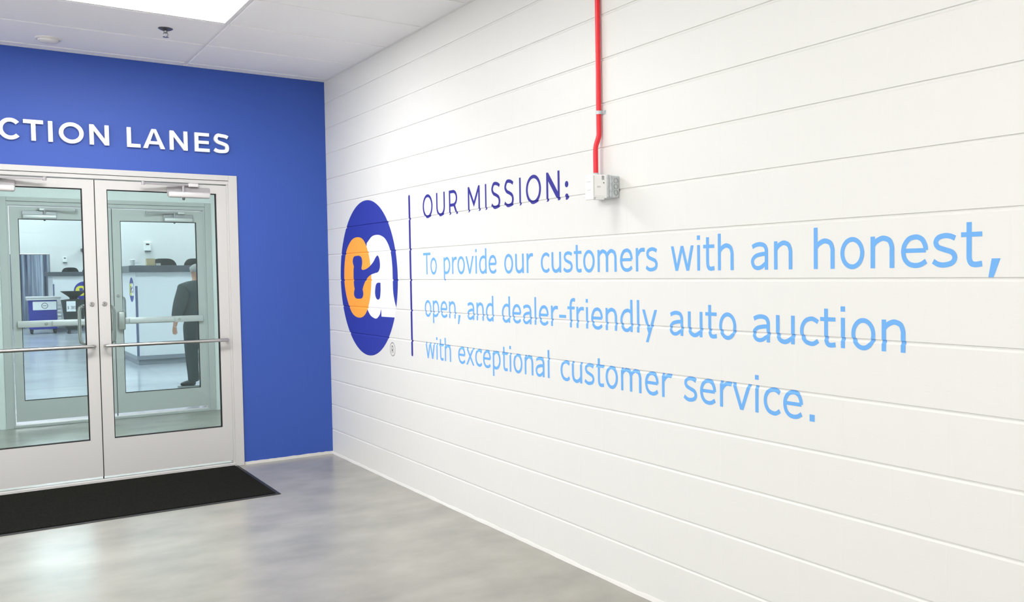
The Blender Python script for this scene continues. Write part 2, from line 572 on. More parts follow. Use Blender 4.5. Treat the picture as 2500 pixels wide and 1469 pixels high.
ROOM_X, ROOM_Y = -6.5, -11.2
bm = BM()
prof = [(0.0, -0.02)] + [(wall_depth(z), z) for z in BREAKS] + [(0.0, H+0.03)]
va = [bm.verts.new((x, ROOM_Y, z)) for x, z in prof]
vb = [bm.verts.new((x, 3.25, z)) for x, z in prof]
for i in range(len(prof)-1):
    bm.faces.new((va[i], vb[i], vb[i+1], va[i+1]))
vc = [bm.verts.new((0.2, y, z)) for y, z in ((ROOM_Y, -0.02), (3.25, -0.02), (3.25, H+.03), (ROOM_Y, H+.03))]
bm.faces.new(vc)
bm.faces.new((va[0], vc[0], vc[1], vb[0]))
bm.faces.new((va[-1], vb[-1], vc[2], vc[3]))
bm.faces.new(va + [vc[3], vc[0]])
bm.faces.new(vb[::-1] + [vc[1], vc[2]])
struct('wall_right', bm, 'block', 'white painted concrete block wall carrying the mission lettering', 'wall')

bm = BM()
box(bm, ROOM_X-.1, ROOM_X, ROOM_Y, 0, -.02, .15)
box(bm, ROOM_X-.1, ROOM_X, ROOM_Y, 0, 2.85, H+.03)
for k in range(6):  # gaps between these posts are added so daylight lifts the ceiling and walls
    yk = ROOM_Y+.02+(0-ROOM_Y-.2)*k/5
    box(bm, ROOM_X-.1, ROOM_X, yk, yk+.16, .15, 2.85)
struct('wall_left', bm, 'white_paint', 'unseen white wall across from the block wall, with tall openings added to let in daylight', 'wall')
bm = BM()
box(bm, ROOM_X-.1, .2, ROOM_Y-.1, ROOM_Y, -.02, H+.03)
struct('wall_front', bm, 'white_paint', 'plain white end wall of the lobby opposite the blue wall', 'wall')

# blue wall with the door opening
OX0, OX1, OZ = -2.597, -0.691, 2.228
bm = BM()
pts = [(ROOM_X-.1, -.02), (OX0, -.02), (OX0, OZ), (OX1, OZ), (OX1, -.02), (0.0, -.02), (0.0, H+.03), (ROOM_X-.1, H+.03)]
prism(bm, pts, lambda u, v, d: Vector((u, d, v)), 0.14)
for f in bm.faces:
    f.normal_update()
o_ = struct('wall_back', bm, ['blue_wall', 'white_paint'], 'royal blue wall around the double glass doors', 'wall')
for p in o_.data.polygons:
    if p.center.y + o_.location.y > 0.02:
        p.material_index = 1

# lobby and vestibule floor, hall floor
bm = BM()
box(bm, ROOM_X-.1, 0.2, ROOM_Y-.1, 3.36, -.12, 0.0)
struct('floor', bm, 'concrete', 'polished grey concrete floor of the lobby', 'floor')
bm = BM()
box(bm, -9, 9, 3.36, 9.2, -.12, 0.0)
box(bm, -9, 9, 9.206, 25.2, -.12, 0.0)
box(bm, -9, 9, 9.2, 9.206, -.12, -.01)
struct('floor_hall', bm, 'hall_concrete', 'pale polished concrete floor of the hall beyond the doors', 'floor')

# white paint strip along the foot of the blue wall, sealant bead along the block wall
bm = BM()
n = 24
HB = [random.uniform(-.002, .002) for _ in range(n+1)]
for i in range(n):
    xa, xb = OX1+.003+(0-OX1-.003)*i/n, OX1+.003+(0-OX1-.003)*(i+1)/n
    ha, hb = .023+HB[i], .023+HB[i+1]
    v = [bm.verts.new(p) for p in ((xa, -.004, 0), (xb, -.004, 0), (xb, -.004, hb), (xa, -.004, ha), (xa, 0, 0), (xb, 0, 0), (xb, 0, hb), (xa, 0, ha))]
    for f in ((0, 1, 2, 3), (3, 2, 6, 7), (0, 4, 5, 1)):
        bm.faces.new([v[k] for k in f])
struct('baseboard_back', bm, 'sealant', 'uneven white strip along the foot of the blue wall', 'baseboard')
bm = BM()
random.seed(3)
n = 150
ys = [ROOM_Y+(0-ROOM_Y)*i/n for i in range(n+1)]
rows = []
for y in ys:
    a = .005+random.uniform(0, .004)
    b = .014+random.uniform(0, .007)
    rows.append([bm.verts.new(p) for p in ((-a, y, 0.0), (-a*.75, y, .004), (-.003, y, b*.8), (.0, y, b))])
for r0, r1 in zip(rows, rows[1:]):
    for k in range(3):
        bm.faces.new((r0[k], r1[k], r1[k+1], r0[k+1]))
struct('baseboard_right', bm, 'sealant', 'rough white sealant bead along the foot of the block wall', 'baseboard', True)

# ---------------------------------------------------------------- ceiling: tees and dropped-edge tiles
TX = [-1.035-1.22*k for k in range(0, 5)] + [ROOM_X]
TX = sorted([0.0] + TX)
TY = sorted([0.0] + [-.115-.61*k for k in range(0, 19)] + [ROOM_Y])
LIGHT_CELLS = []
for lx in (-1.645, -4.085):
    for ly in (-1.64, -4.08, -6.52, -8.96):
        LIGHT_CELLS.append((lx, ly))
bm = BM()
box(bm, ROOM_X-.1, .2, ROOM_Y-.1, 0.14, H+.012, H+.05)
def lit_cell(cx, cy):
    return any(abs(cx-lx) < .62 and abs(cy-ly) < .31 for lx, ly in LIGHT_CELLS)
for i in range(len(TX)-1):
    for j in range(len(TY)-1):
        x0, x1, y0, y1 = TX[i], TX[i+1], TY[j], TY[j+1]
        if x1-x0 < .03 or y1-y0 < .03 or lit_cell((x0+x1)/2, (y0+y1)/2):
            continue
        g = .011
        box(bm, x0+g, x1-g, y0+g, y1-g, H-.004, H+.013, .002)
for x in TX[1:-1]:
    box(bm, x-.0118, x+.0118, ROOM_Y, 0, H+.003, H+.013)
for f in bm.faces:
    f.material_index = 0
struct('ceiling', bm, 'ceiling_tile', 'suspended ceiling of pale rectangular tiles', 'ceiling')
bm = BM()
box(bm, ROOM_X, 0, -.022, 0, H-.005, H+.002)
struct('trim_1', bm, 'white_paint', 'white angle trim between ceiling and blue wall', 'trim')
bm = BM()
box(bm, -.022, 0, ROOM_Y, -.022, H-.005, H+.002)
struct('trim_2', bm, 'white_paint', 'white angle trim between ceiling and block wall', 'trim')

def troffer(lx, ly, label, z=H, lens='lens', name='ceiling_light', hx=.605, hy=.30, group=None):
    t = thing(name, (lx, ly, z), label, 'ceiling light', group)
    bm = BM()
    for (a, b, c, d) in ((-hx, hx, -hy, -hy+.014), (-hx, hx, hy-.014, hy), (-hx, -hx+.014, -hy+.014, hy-.014), (hx-.014, hx, -hy+.014, hy-.014)):
        box(bm, lx+a, lx+b, ly+c, ly+d, z-.003, z+.011)
    finish('frame', bm, 'white_paint', t)
    bm = BM()
    box(bm, lx-hx+.014, lx+hx-.014, ly-hy+.014, ly+hy-.014, z+.001, z+.010)
    finish('diffuser', bm, lens, t)
    return t
for i, (lx, ly) in enumerate(LIGHT_CELLS):
    if i == 0:
        troffer(lx, ly, 'glowing recessed light panel in the ceiling before the blue wall')
    else:
        troffer(lx, ly, 'recessed lobby light panel out of view behind the first', group='recessed lobby light panels', lens='lens' if ly > -2 else 'lens_rear')

# sprinkler
t = thing('sprinkler_head', (-1.331, -1.025, H-.06), 'small metal sprinkler head hanging from a ceiling tile', 'sprinkler')
bm = BM(); lathe(bm, (-1.331, -1.025, H-.004), [(0, -.016), (.014, -.016), (.03, -.010), (.042, -.003), (.042, 0)], seg=28); finish('escutcheon', bm, 'dark_steel', t, True)
bm = BM(); lathe(bm, (-1.331, -1.025, H-.004), [(.011, -.012), (.011, -.026), (.008, -.030), (0, -.03)], seg=16)
for s in (-1, 1):
    tube(bm, [(-1.331+s*.009, -1.025, H-.03), (-1.331+s*.014, -1.025, H-.042), (-1.331+s*.003, -1.025, H-.056)], .0022, 8)
finish('frame_arms', bm, 'dark_steel', t, True)
bm = BM(); lathe(bm, (-1.331, -1.025, H-.0585), [(0, 0), (.017, 0), (.017, .002), (0, .002)], seg=20); finish('deflector', bm, 'dark_steel', t)
# flush round fitting
t = thing('ceiling_speaker', (-1.91, -.345, H-.03), 'white round low dome fitting on the ceiling near the blue wall', 'ceiling fitting')
bm = BM(); lathe(bm, (-1.91, -.345, H-.004), [(.074, 0), (.074, -.006), (.066, -.010), (.060, -.008)], seg=40); finish('rim', bm, 'smoke', t, True)
bm = BM(); lathe(bm, (-1.91, -.345, H-.004), [(.060, -.005), (.058, -.018), (.045, -.026), (.02, -.029), (0, -.0295)], seg=40); finish('cover', bm, 'smoke', t, True)

# ---------------------------------------------------------------- painted wall lettering
def part_empty(name, loc, parent):
    o = thing(name, loc, None, None)
    o.parent = parent
    o.location = Vector(loc) - world_loc(parent)
    return o

def line_of_words(name, label, words, base, em, mtl):
    t = thing(name, (0, words[0][1], base), label, 'wall lettering')
    for text, ya, yb in words:
        glyphs = []
        x = 0.0
        for ch in text:
            q, adv = humanist(ch)
            glyphs.append([[(a+x, b) for a, b in p] for p in q])
            x += adv
            if ch == 'T': x -= .06
        xs = [a for g in glyphs for p in g for a, b in p]
        x0, x1 = min(xs), max(xs)
        k = (yb-ya)/(x1-x0)
        zk = em
        wd = part_empty('word', (0, (ya+yb)/2, base), t)
        for g in glyphs:
            paint('letter', [[(ya+(a-x0)*k, base+b*zk) for a, b in p] for p in g], mtl, wd)
    return t
EM = .1905
line_of_words('wall_lettering', 'light blue painted line reading To provide our customers with an honest',
              [('To', -1.856, -2.060), ('provide', -2.160, -2.842), ('our', -2.930, -3.238), ('customers', -3.317, -4.281), ('with', -4.371, -4.752), ('an', -4.847, -5.057), ('honest,', -5.158, -5.862)], 1.4585, EM, 'sky')
line_of_words('wall_lettering', 'light blue painted line reading open, and dealer-friendly auto auction',
              [('open,', -1.867, -2.381), ('and', -2.471, -2.796), ('dealer-friendly', -2.894, -4.273), ('auto', -4.357, -4.764), ('auction', -4.853, -5.539)], 1.187, EM, 'sky')
line_of_words('wall_lettering', 'light blue painted line reading with exceptional customer service',
              [('with', -1.867, -2.240), ('exceptional', -2.340, -3.386), ('customer', -3.492, -4.368), ('service.', -4.446, -5.160)], .917, EM, 'sky')

t = thing('wall_heading', (0, -1.866, 1.82), 'navy painted heading reading OUR MISSION above the light blue lines', 'wall lettering')
HD = 1.967-1.8195
for text, spans in (('OUR', [(-1.866, -2.015), (-2.070, -2.194), (-2.252, -2.368)]),
                    ('MISSION:', [(-2.505, -2.655), (-2.719, -2.7355), (-2.792, -2.899), (-2.942, -3.049), (-3.1065, -3.123), (-3.177, -3.329), (-3.381, -3.507), (-3.555, -3.587)])):
    wd = part_empty('word', (0, (spans[0][0]+spans[-1][1])/2, 1.8195), t)
    for ch, (ya, yb) in zip(text, spans):
        paint('letter', [[(ya-a*HD, 1.8195+b*HD) for a, b in p] for p in geometric(ch, abs(yb-ya)/HD, .124 if ch != ':' else .16)], 'navy', wd)

bm_y = [(-1.6395, 1.974), (-1.6375, .926)]
bar = ribbon([(-1.651, .926), (-1.651, 1.974)], .028)
o_ = paint('divider_stripe', bar + [ell(-1.651, 1.974, .014, .014, 0, 180, 12), ell(-1.651, .926, .014, .014, 180, 360, 12)], 'navy', None)
tag(o_, 'thin vertical navy stripe painted between round emblem and lettering', 'painted stripe')

# emblem outlines in emblem units (u to the right, v up, disc radius 1)
LC, LZ, LR = -.859, 1.437, .572
def uv(pts):
    return [(-(y-LC)/LR, (z-LZ)/LR) for y, z in pts]
NOTCH_TOP = (-1.395, 1.23)
tail = uv([(-1.365, 1.163), (-1.122, 1.161), (-1.118, 1.218)])
def arc_pts(p, q):
    a0 = math.atan2(p[1], p[0])
    a1 = math.atan2(q[1], q[0])
    while a1 < a0: a1 += 2*math.pi
    n = 90
    return [(math.cos(a0+(a1-a0)*k/n), math.sin(a0+(a1-a0)*k/n)) for k in range(n+1)]
pt = uv([NOTCH_TOP])[0]
DISC = arc_pts(pt, tail[0]) + tail[1:] + uv([(-1.30, 1.25)])
A_RIGHT = uv([(-1.395, 1.23), (-1.365, 1.282), (-1.345, 1.345), (-1.342, 1.427), (-1.340, 1.512), (-1.323, 1.598), (-1.287, 1.659), (-1.222, 1.712), (-1.144, 1.738), (-1.063, 1.747), (-.967, 1.738), (-.867, 1.695)])
A_LOW = uv([(-1.118, 1.218), (-1.105, 1.195), (-1.088, 1.174), (-1.039, 1.148), (-.991, 1.144), (-.913, 1.162), (-.855, 1.20)])
WHITE_A = spline(A_RIGHT) + uv([(-.80, 1.50), (-.80, 1.35)]) + spline(A_LOW)[::-1] + uv([(-1.122, 1.161), (-1.365, 1.163)])
ORANGE_C = spline(uv([(-.68, 1.745), (-.81, 1.713), (-.905, 1.60), (-.942, 1.441), (-.905, 1.283), (-.81, 1.172), (-.675, 1.139), (-.525, 1.173), (-.413, 1.295), (-.371, 1.443), (-.413, 1.619), (-.534, 1.72)]), True)
KEY = spline(uv([(-.671, 1.606), (-.715, 1.604), (-.755, 1.588), (-.766, 1.556), (-.758, 1.529), (-.748, 1.511), (-.767, 1.499), (-.817, 1.501), (-.893, 1.516), (-.98, 1.55), (-1.034, 1.585), (-1.072, 1.599), (-1.102, 1.579), (-1.116, 1.537), (-1.108, 1.505), (-1.075, 1.48), (-1.011, 1.472), (-.926, 1.459), (-.85, 1.43), (-.804, 1.399), (-.777, 1.373), (-.763, 1.352), (-.774, 1.330), (-.77, 1.307), (-.741, 1.287), (-.677, 1.282), (-.617, 1.285), (-.581, 1.306), (-.581, 1.334), (-.595, 1.356), (-.583, 1.381), (-.577, 1.447), (-.580, 1.503), (-.590, 1.525), (-.571, 1.55), (-.57, 1.578), (-.598, 1.601)]), True, 5)
HOLE = spline(uv([(-1.118, 1.403), (-1.066, 1.403), (-1.03, 1.388), (-1.011, 1.346), (-1.013, 1.312), (-1.036, 1.288), (-1.071, 1.282), (-1.102, 1.297), (-1.117, 1.348)]), False) 

t = thing('wall_emblem', (0, LC, LZ-LR), 'large round blue painted emblem with orange c and white a', 'emblem')
tow = lambda P: [(LC-u*LR, LZ+v*LR) for u, v in P]
paint('disc', [tow(DISC)], 'disc', t, .0006)
paint('white_letter', [tow(WHITE_A)], 'white_mark', t, .0010)
paint('orange_letter', [tow(ORANGE_C)], 'orange', t, .0014)
paint('blue_counter', [tow(KEY), tow(HOLE)], 'disc', t, .0018)
rg = ribbon(ell(-1.3125, .9385, .046, .046), .0035, True)
RH = .05
for p in geometric('R', .62, .10):
    rg.append([(-1.3125+.0155-a*RH, .9385-.025+b*RH) for a, b in p])
paint('registered_mark', rg, 'black_line', t, .0007)

# ---------------------------------------------------------------- raised letters over the doors
def raised(ch, x0, x1, label, zb=2.395, zt=2.535):
    h = zt-zb
    bm = BM()
    for i, p in enumerate(geometric(ch, (x1-x0)/h, .182)):
        prism(bm, p, lambda u, v, d: Vector((x0+u*h, -.024-i*8e-6+d, zb+v*h)), .024+i*8e-6)
    return tag(finish('raised_letter', bm, 'letter'), label, 'raised letter', 'raised metal letters on the blue wall')
for ch, a, b, lab in (('C', -2.186, -2.066, 'raised white letter C cut off by the left picture edge'),
                      ('T', -2.046, -1.932, 'raised white letter T on the blue wall'),
                      ('I', -1.904, -1.8785, 'raised white letter I on the blue wall'),
                      ('O', -1.842, -1.695, 'raised white round letter O on the blue wall'),
                      ('N', -1.660, -1.541, 'raised white letter N ending the first word, beside the O'),
                      ('L', -1.428, -1.343, 'raised white letter L starting the word LANES'),
                      ('A', -1.326, -1.183, 'raised grey-white letter A on the blue wall'),
                      ('N', -1.151, -1.031, 'raised grey-white letter N between the A and the E'),
                      ('E', -.982, -.880, 'raised grey-white letter E on the blue wall'),
                      ('S', -.852, -.740, 'raised grey-white letter S ending the sign')):
    raised(ch, a, b, lab)

# ---------------------------------------------------------------- red conduit and junction box
CY = -3.875
t = thing('conduit', (-.02, CY, 1.93), 'red metal conduit running from the ceiling down to the junction box', 'conduit')
bm = BM()
path = [(-.016, CY, H), (-.016, CY, 2.16), (-.016, CY, 2.10)]
for k in range(1, 13):
    s = k/12
    s2 = s*s*(3-2*s)
    path.append((-.016-.020*s2, CY, 2.10-.075*s))
path.append((-.036, CY, 1.99)); path.append((-.036, CY, 1.905))
tube(bm, path, .0118, 18)
finish('pipe', bm, 'red', t, True)
def strap(z):
    bm = BM()
    ring = [(-.016-.0135*math.cos(a), CY+.0135*math.sin(a)) for a in [math.radians(d) for d in range(-95, 96, 10)]]
    for z0, z1 in ((z-.008, z+.008),):
        A = [bm.verts.new((x, y, z0)) for x, y in ring]
        B = [bm.verts.new((x, y, z1)) for x, y in ring]
        for i in range(len(ring)-1):
            bm.faces.new((A[i], A[i+1], B[i+1], B[i]))
    box(bm, -.004, 0, CY-.034, CY-.012, z-.008, z+.008)
    box(bm, -.0175, -.0, CY-.0155, CY-.0125, z-.008, z+.008)
    box(bm, -.007, -.004, CY-.028, CY-.020, z-.004, z+.004)
    return finish('strap', bm, 'galv', t, True)
strap(2.195)
strap(2.86)

t = thing('junction_box', (-.05, -3.93, 1.79), 'galvanised junction box with white faceplate below the red conduit', 'junction box')
YA, YB = -4.009, -3.953      # near and far sides of the device
bm = BM()
box(bm, -.042, 0, YA, -3.846, 1.794, 1.892, .004, 2)
finish('back_box', bm, 'galv', t)
for z in (1.816, 1.843, 1.870):
    bm = BM()
    lathe(bm, (-.020, YA, z), [(.0115, 0), (.0115, -.0012), (.0098, -.0012), (.0098, 0)], Vector((0, 1, 0)), 24)
    finish('knockout', bm, 'galv_dark', t)
for z in (1.831, 1.862):
    bm = BM()
    lathe(bm, (-.0365, YA-.0006, z), [(.0022, 0), (.0022, .001), (0, .001)], Vector((0, 1, 0)), 10)
    finish('screw_hole', bm, 'black_plastic', t)
bm = BM()
box(bm, -.056, -.0425, YA-.002, YB+.002, 1.795, 1.894, .002)
box(bm, -.070, -.0575, YA-.001, YB+.001, 1.794, 1.895, .002)
finish('extension_ring', bm, 'galv', t)
bm = BM()
box(bm, -.0715, -.0415, YA+.004, YB-.003, 1.798, 1.891)
finish('ring_joint', bm, 'galv_dark', t)
bm = BM()
box(bm, -.140, -.0705, YA-.001, YB+.002, 1.790, 1.893, .003, 2)
box(bm, -.136, -.082, YA-.0035, YA-.0005, 1.798, 1.846, .001)
box(bm, -.130, -.082, YA+.004, YA+.030, 1.783, 1.791, .001)
finish('device_body', bm, 'plastic', t)
bm = BM()
box(bm, -.148, -.1395, YA-.003, YB+.004, 1.780, 1.890, .003, 2)
finish('faceplate', bm, 'plate_white', t)
for z in (1.825, 1.862):
    bm = BM()
    box(bm, -.1495, -.147, YA+.014, YA+.044, z-.0022, z+.0022, .001)
    finish('slot', bm, 'plastic_grey', t)
bm = BM()
for k in range(5):
    box(bm, -.098, -.086, YA-.0022, YA-.0005, 1.871+k*.0036, 1.8728+k*.0036)
finish('vent', bm, 'dark_steel', t)
bm = BM(); lathe(bm, (-.088, YA-.0012, 1.857), [(.0026, 0), (.0026, -.001), (0, -.001)], Vector((0, 1, 0)), 14); finish('indicator', bm, 'black_plastic', t)
bm = BM(); box(bm, -.126, -.108, YA-.0042, YA-.003, 1.834, 1.842); finish('rating_label', bm, 'plastic_grey', t)
bm = BM()
lathe(bm, (-.036, CY, 1.892), [(.019, 0), (.019, .009), (.0155, .010), (.0155, .022), (.0135, .024), (.0125, .024)], seg=20)
finish('conduit_connector', bm, 'galv', t, True)

# ---------------------------------------------------------------- doors
def door_frame(name, label, dx, y0, ztop, zhead):
    """jambs, header with a stop and a floor sill; dx shifts the whole opening"""
    bm = BM()
    x0, x1 = OX0+dx, OX1+dx
    for a, b in ((x0, x0+.062), (x1-.062, x1)):
        box(bm, a, b, y0-.012, y0+.13, 0, ztop, .002)
    for a, b in ((x0+.062, x0+.078), (x1-.078, x1-.062)):
        box(bm, a, b, y0+.002, y0+.13, 0, zhead+.004, .001)
    box(bm, x0+.062, x1-.062, y0-.012, y0+.13, ztop-.040, ztop, .002)
    box(bm, x0+.062, x1-.062, y0-.004, y0+.13, zhead+.004, ztop-.043, .001)
    box(bm, x0+.062, x1-.062, y0-.010, y0+.12, 0, .026, .003)
    return struct(name, bm, 'frame', label, 'door frame')
door_frame('trim_3', 'white aluminium frame of the front double doors', 0, 0, 2.228, 2.155)
door_frame('trim_4', 'white aluminium frame of the second pair of doors beyond the vestibule', .495, 3.25, 2.262, 2.18)

def closer(parent, xc, s, y, zt):
    """overhead closer: body on the leaf's top rail, arms and track plate; s = +1 hinge on the right"""
    c = thing('door_closer', (xc, y, zt), None, None)
    c.parent = parent
    c.location = Vector((xc, y, zt)) - world_loc(parent)
    bm = BM(); box(bm, xc-.145, xc+.145, y-.012, y, zt-.028, zt+.040, .002); finish('mounting_plate', bm, 'plate', c)
    bm = BM(); box(bm, xc-.142, xc+.142, y-.062, y-.012, zt-.040, zt+.004, .012, 3); finish('body', bm, 'closer', c, True)
    bm = BM(); lathe(bm, (xc-.04*s, y-.036, zt-.040), [(.011, 0), (.009, -.012), (.006, -.018), (0, -.018)], seg=14); finish('adjuster', bm, 'dark_steel', c, True)
    bm = BM()
    zA = zt+.052
    tube(bm, [(xc-.04*s, y-.036, zt+.004), (xc-.04*s, y-.036, zA)], .009, 12)
    e1 = Vector((xc-.31*s, y-.075, zA)); e2 = Vector((xc+.02*s, y-.020, zA+.006))
    for a, b in ((Vector((xc-.04*s, y-.036, zA)), e1), (e1, e2)):
        d = (b-a).normalized(); n = Vector((-d.y, d.x, 0))*.010; h = Vector((0, 0, .006))
        vs = [bm.verts.new(p) for p in (a+n-h, a-n-h, b-n-h, b+n-h, a+n+h, a-n+h, b-n+h, b+n+h)]
        for f in ((0, 1, 2, 3), (7, 6, 5, 4), (0, 4, 5, 1), (1, 5, 6, 2), (2, 6, 7, 3), (3, 7, 4, 0)):
            bm.faces.new([vs[k] for k in f])
    lathe(bm, (e1.x, e1.y, zA-.012), [(0, 0), (.012, 0), (.012, .024), (0, .024)], seg=14)
    finish('arm', bm, 'plate', c)
    bm = BM(); box(bm, xc-.005, xc+.065, y-.040, y-.004, zA-.010, zA+.018, .006, 2); finish('arm_bracket', bm, 'closer', c)
    return c

def leaf(name, label, xm, s, y, zb, zt, gz0, gz1, outer=True):
    """door leaf meeting at xm, hinged on the s side; front face at y"""
    xa, xb = xm, xm+s*.868
    gx0, gx1 = xm+s*.072, xm+s*.798
    t = thing(name, ((xa+xb)/2, y, 0), label, 'door', None, 'structure')
    lo, hi = min(xa, xb), max(xa, xb)
    g0, g1 = min(gx0, gx1), max(gx0, gx1)
    bm = BM()
    for a in ((lo, g0, zb, zt), (g1, hi, zb, zt), (g0, g1, zb, gz0), (g0, g1, gz1, zt)):
        box(bm, a[0], a[1], y, y+.045, a[2], a[3])
    finish('stiles_and_rails', bm, 'frame', t)
    bm = BM()
    for a in ((g0, g0+.006, gz0, gz1), (g1-.006, g1, gz0, gz1), (g0+.006, g1-.006, gz0, gz0+.006), (g0+.006, g1-.006, gz1-.006, gz1)):
        box(bm, a[0], a[1], y+.008, y+.036, a[2], a[3])
    finish('glazing_gasket', bm, 'seal', t)
    bm = BM(); box(bm, g0+.003, g1-.003, y+.019, y+.025, gz0+.003, gz1-.003); finish('glass_pane', bm, 'glass', t)
    xl = xm+s*.036
    bm = BM(); lathe(bm, (xl, y, 1.277), [(.015, 0), (.015, -.006), (.012, -.009), (0, -.009)], Vector((0, 1, 0)), 20); lk = finish('lock_cylinder', bm, 'steel', t, True)
    bm = BM(); box(bm, xl-.0015, xl+.0015, y-.0102, y-.009, 1.271, 1.283); finish('keyway', bm, 'black_plastic', lk)
    def pull(yf, d):
        bm = BM()
        xp = xm+s*.045; xo = xm+s*.105; yo = yf+d*.055
        pts = [(xp, yf, 1.262), (xp, yo-d*.01, 1.262)]
        pts = [(xp, yf, 1.262)] + [(xp+(xo-xp)*(1-math.cos(a)), yf+(yo-yf)*1.0*math.sin(a), 1.262) for a in [math.radians(k) for k in (30, 60, 85)]]
        pts = [(xp, yf, 1.262), (xp+(xo-xp)*.25, yf+(yo-yf)*.7, 1.262), (xp+(xo-xp)*.6, yo, 1.262), (xp+(xo-xp)*.9, yo, 1.252), (xo, yo, 1.225),
               (xo, yo, 1.03), (xp+(xo-xp)*.9, yo, 1.003), (xp+(xo-xp)*.6, yo, .993), (xp+(xo-xp)*.25, yf+(yo-yf)*.7, .993), (xp, yf, .993)]
        tube(bm, pts, .0115, 12)
        return finish('pull_handle', bm, 'steel', t, True)
    if outer:
        bm = BM()
        xs0, xs1 = xm+s*.034, xm+s*.842
        pts = [(xs0, y, .98), (xs0, y-.035, .98), (xs0+s*.006, y-.046, .98), (xs0+s*.018, y-.052, .98), (xs1-s*.018, y-.052, .98), (xs1-s*.006, y-.046, .98), (xs1, y-.035, .98), (xs1, y, .98)]
        tube(bm, pts, .0125, 16)
        finish('push_bar', bm, 'steel', t, True)
        pull(y+.045, 1)
    else:
        d = thing('exit_device', (xm+s*.06, y, 1.0), None, None)
        d.parent = t
        d.location = Vector((xm+s*.06, y, 1.0)) - world_loc(t)
        bm = BM()
        xh = xm+s*.055
        box(bm, xh-.032, xh+.032, y-.062, y, .925, 1.115, .014, 3)
        finish('device_head', bm, 'steel', d, True)
        bm = BM()
        a, b = sorted((xm+s*.088, xm+s*.835))
        box(bm, a, b, y-.040, y-.004, .985, 1.050, .006, 2)
        finish('mounting_rail', bm, 'closer', d, True)
        bm = BM()
        a, b = sorted((xm+s*.12, xm+s*.55))
        box(bm, a, b, y-.075, y-.040, .990, 1.045, .010, 3)
        finish('push_pad', bm, 'closer', d, True)
        bm = BM(); lathe(bm, (xm+s*.60, y-.040, 1.017), [(.014, 0), (.014, -.006), (.010, -.010), (0, -.010)], Vector((0, 1, 0)), 18); finish('dogging_key', bm, 'steel', d, True)
        pull(y+.045, 1)
    closer(t, xm+s*(.605 if outer else .62), s, y, (2.085 if outer else 2.09))
    return t
XM = -1.6405
leaf('door_1', 'left leaf of the front glass double doors', XM-.003, -1, 0, .047, 2.150, .311, 2.087)
leaf('door_2', 'right leaf of the front glass double doors', XM+.003, 1, 0, .047, 2.150, .311, 2.087)
XI = XM+.495
leaf('door_3', 'left leaf of the second glass doors seen through the front glass', XI-.003, -1, 3.25, .06, 2.172, .262, 2.052, False)
leaf('door_4', 'right leaf of the second glass doors seen through the front glass', XI+.003, 1, 3.25, .06, 2.172, .262, 2.052, False)
for nm, xm, y, zt, lab in (('trim_5', XM, 0, 2.152, 'black seal strip in the gap between the front door leaves'), ('trim_6', XI, 3.25, 2.174, 'black seal strip in the gap between the second door leaves')):
    bm = BM()
    box(bm, xm-.0029, xm+.0029, y+.006, y+.03, .03, zt)
    struct(nm, bm, 'seal', lab, 'door seal')

# ---------------------------------------------------------------- entrance mat
t = thing('entrance_mat', (-2.4, -.59, 0), 'black carpet mat on the concrete before the front doors', 'mat')
bm = BM(); box(bm, -4.0, -.765, -1.125, -.022, 0.001, .011, .003); finish('carpet', bm, 'carpet', t)
bm = BM()
X0, X1, Y0, Y1 = -4.03, -.738, -1.155, -.018
for a in ((X0, X1, Y0, Y0+.030), (X1-.027, X1, Y0+.030, Y1), (X0, X0+.027, Y0+.03, Y1)):
    box(bm, a[0], a[1], a[2], a[3], 0.0, .005, .002)
finish('rubber_border', bm, 'rubber', t)

# ---------------------------------------------------------------- vestibule
bm = BM()
VX0, VX1, VZ = OX0+.495, OX1+.495, 2.262
prism(bm, [(-3.4, -.02), (VX0, -.02), (VX0, VZ), (VX1, VZ), (VX1, -.02), (0.2, -.02), (.2, 3.03), (-3.4, 3.03)], lambda u, v, d: Vector((u, 3.25+d, v)), 0.11)
struct('wall_vestibule', bm, 'block_front', 'white block wall around the second pair of doors', 'wall')
bm = BM()
box(bm, -3.4, -3.2, .14, 3.25, -.02, 3.03)
struct('wall_vestibule_left', bm, 'block', 'white block side wall of the vestibule on the left', 'wall')
bm = BM()
box(bm, -3.4, .2, .14, 3.36, 3.0, 3.06)
struct('ceiling_vestibule', bm, 'white_paint', 'white vestibule ceiling between the two pairs of doors', 'ceiling')
troffer(-1.4, 0.8, 'wide unseen fill light panel added at the vestibule ceiling', 2.985, 'lens_vest_fill', hx=.62, hy=.5)  # panel added to brighten the vestibule, made wide to soften its floor reflection

# ---------------------------------------------------------------- hall beyond
bm = BM()
box(bm, -9, 9, 25.0, 25.2, -.02, 4.6)
for z in (2.44, 2.87, 3.3):
    box(bm, -9, 9, 24.994, 25.0, z, z+.40)
struct('wall_hall_back', bm, 'white_paint', 'white panelled back wall of the hall with horizontal joints', 'wall')
bm = BM()
box(bm, -.12, 6, 11.25, 11.4, -.02, 4.0)
struct('wall_hall_partition', bm, 'white_paint', 'white partition wall behind the nearer auction counter', 'wall')
bm = BM(); box(bm, -9.1, -9, 3.36, 25.2, -.02, 4.6); struct('wall_hall_left', bm, 'white_paint', 'white left side wall of the hall beyond', 'wall')
bm = BM(); box(bm, 9, 9.1, 3.36, 25.2, -.02, 4.6); struct('wall_hall_right', bm, 'white_paint', 'white right side wall of the hall beyond', 'wall')
bm = BM(); box(bm, -9.1, -3.4, 3.25, 3.36, -.02, 4.6); box(bm, .2, 9.1, 3.25, 3.36, -.02, 4.6); box(bm, -3.4, .2, 3.25, 3.36, 3.03, 4.6)
struct('wall_hall_front', bm, 'white_paint', 'white hall wall on the far side of the vestibule', 'wall')
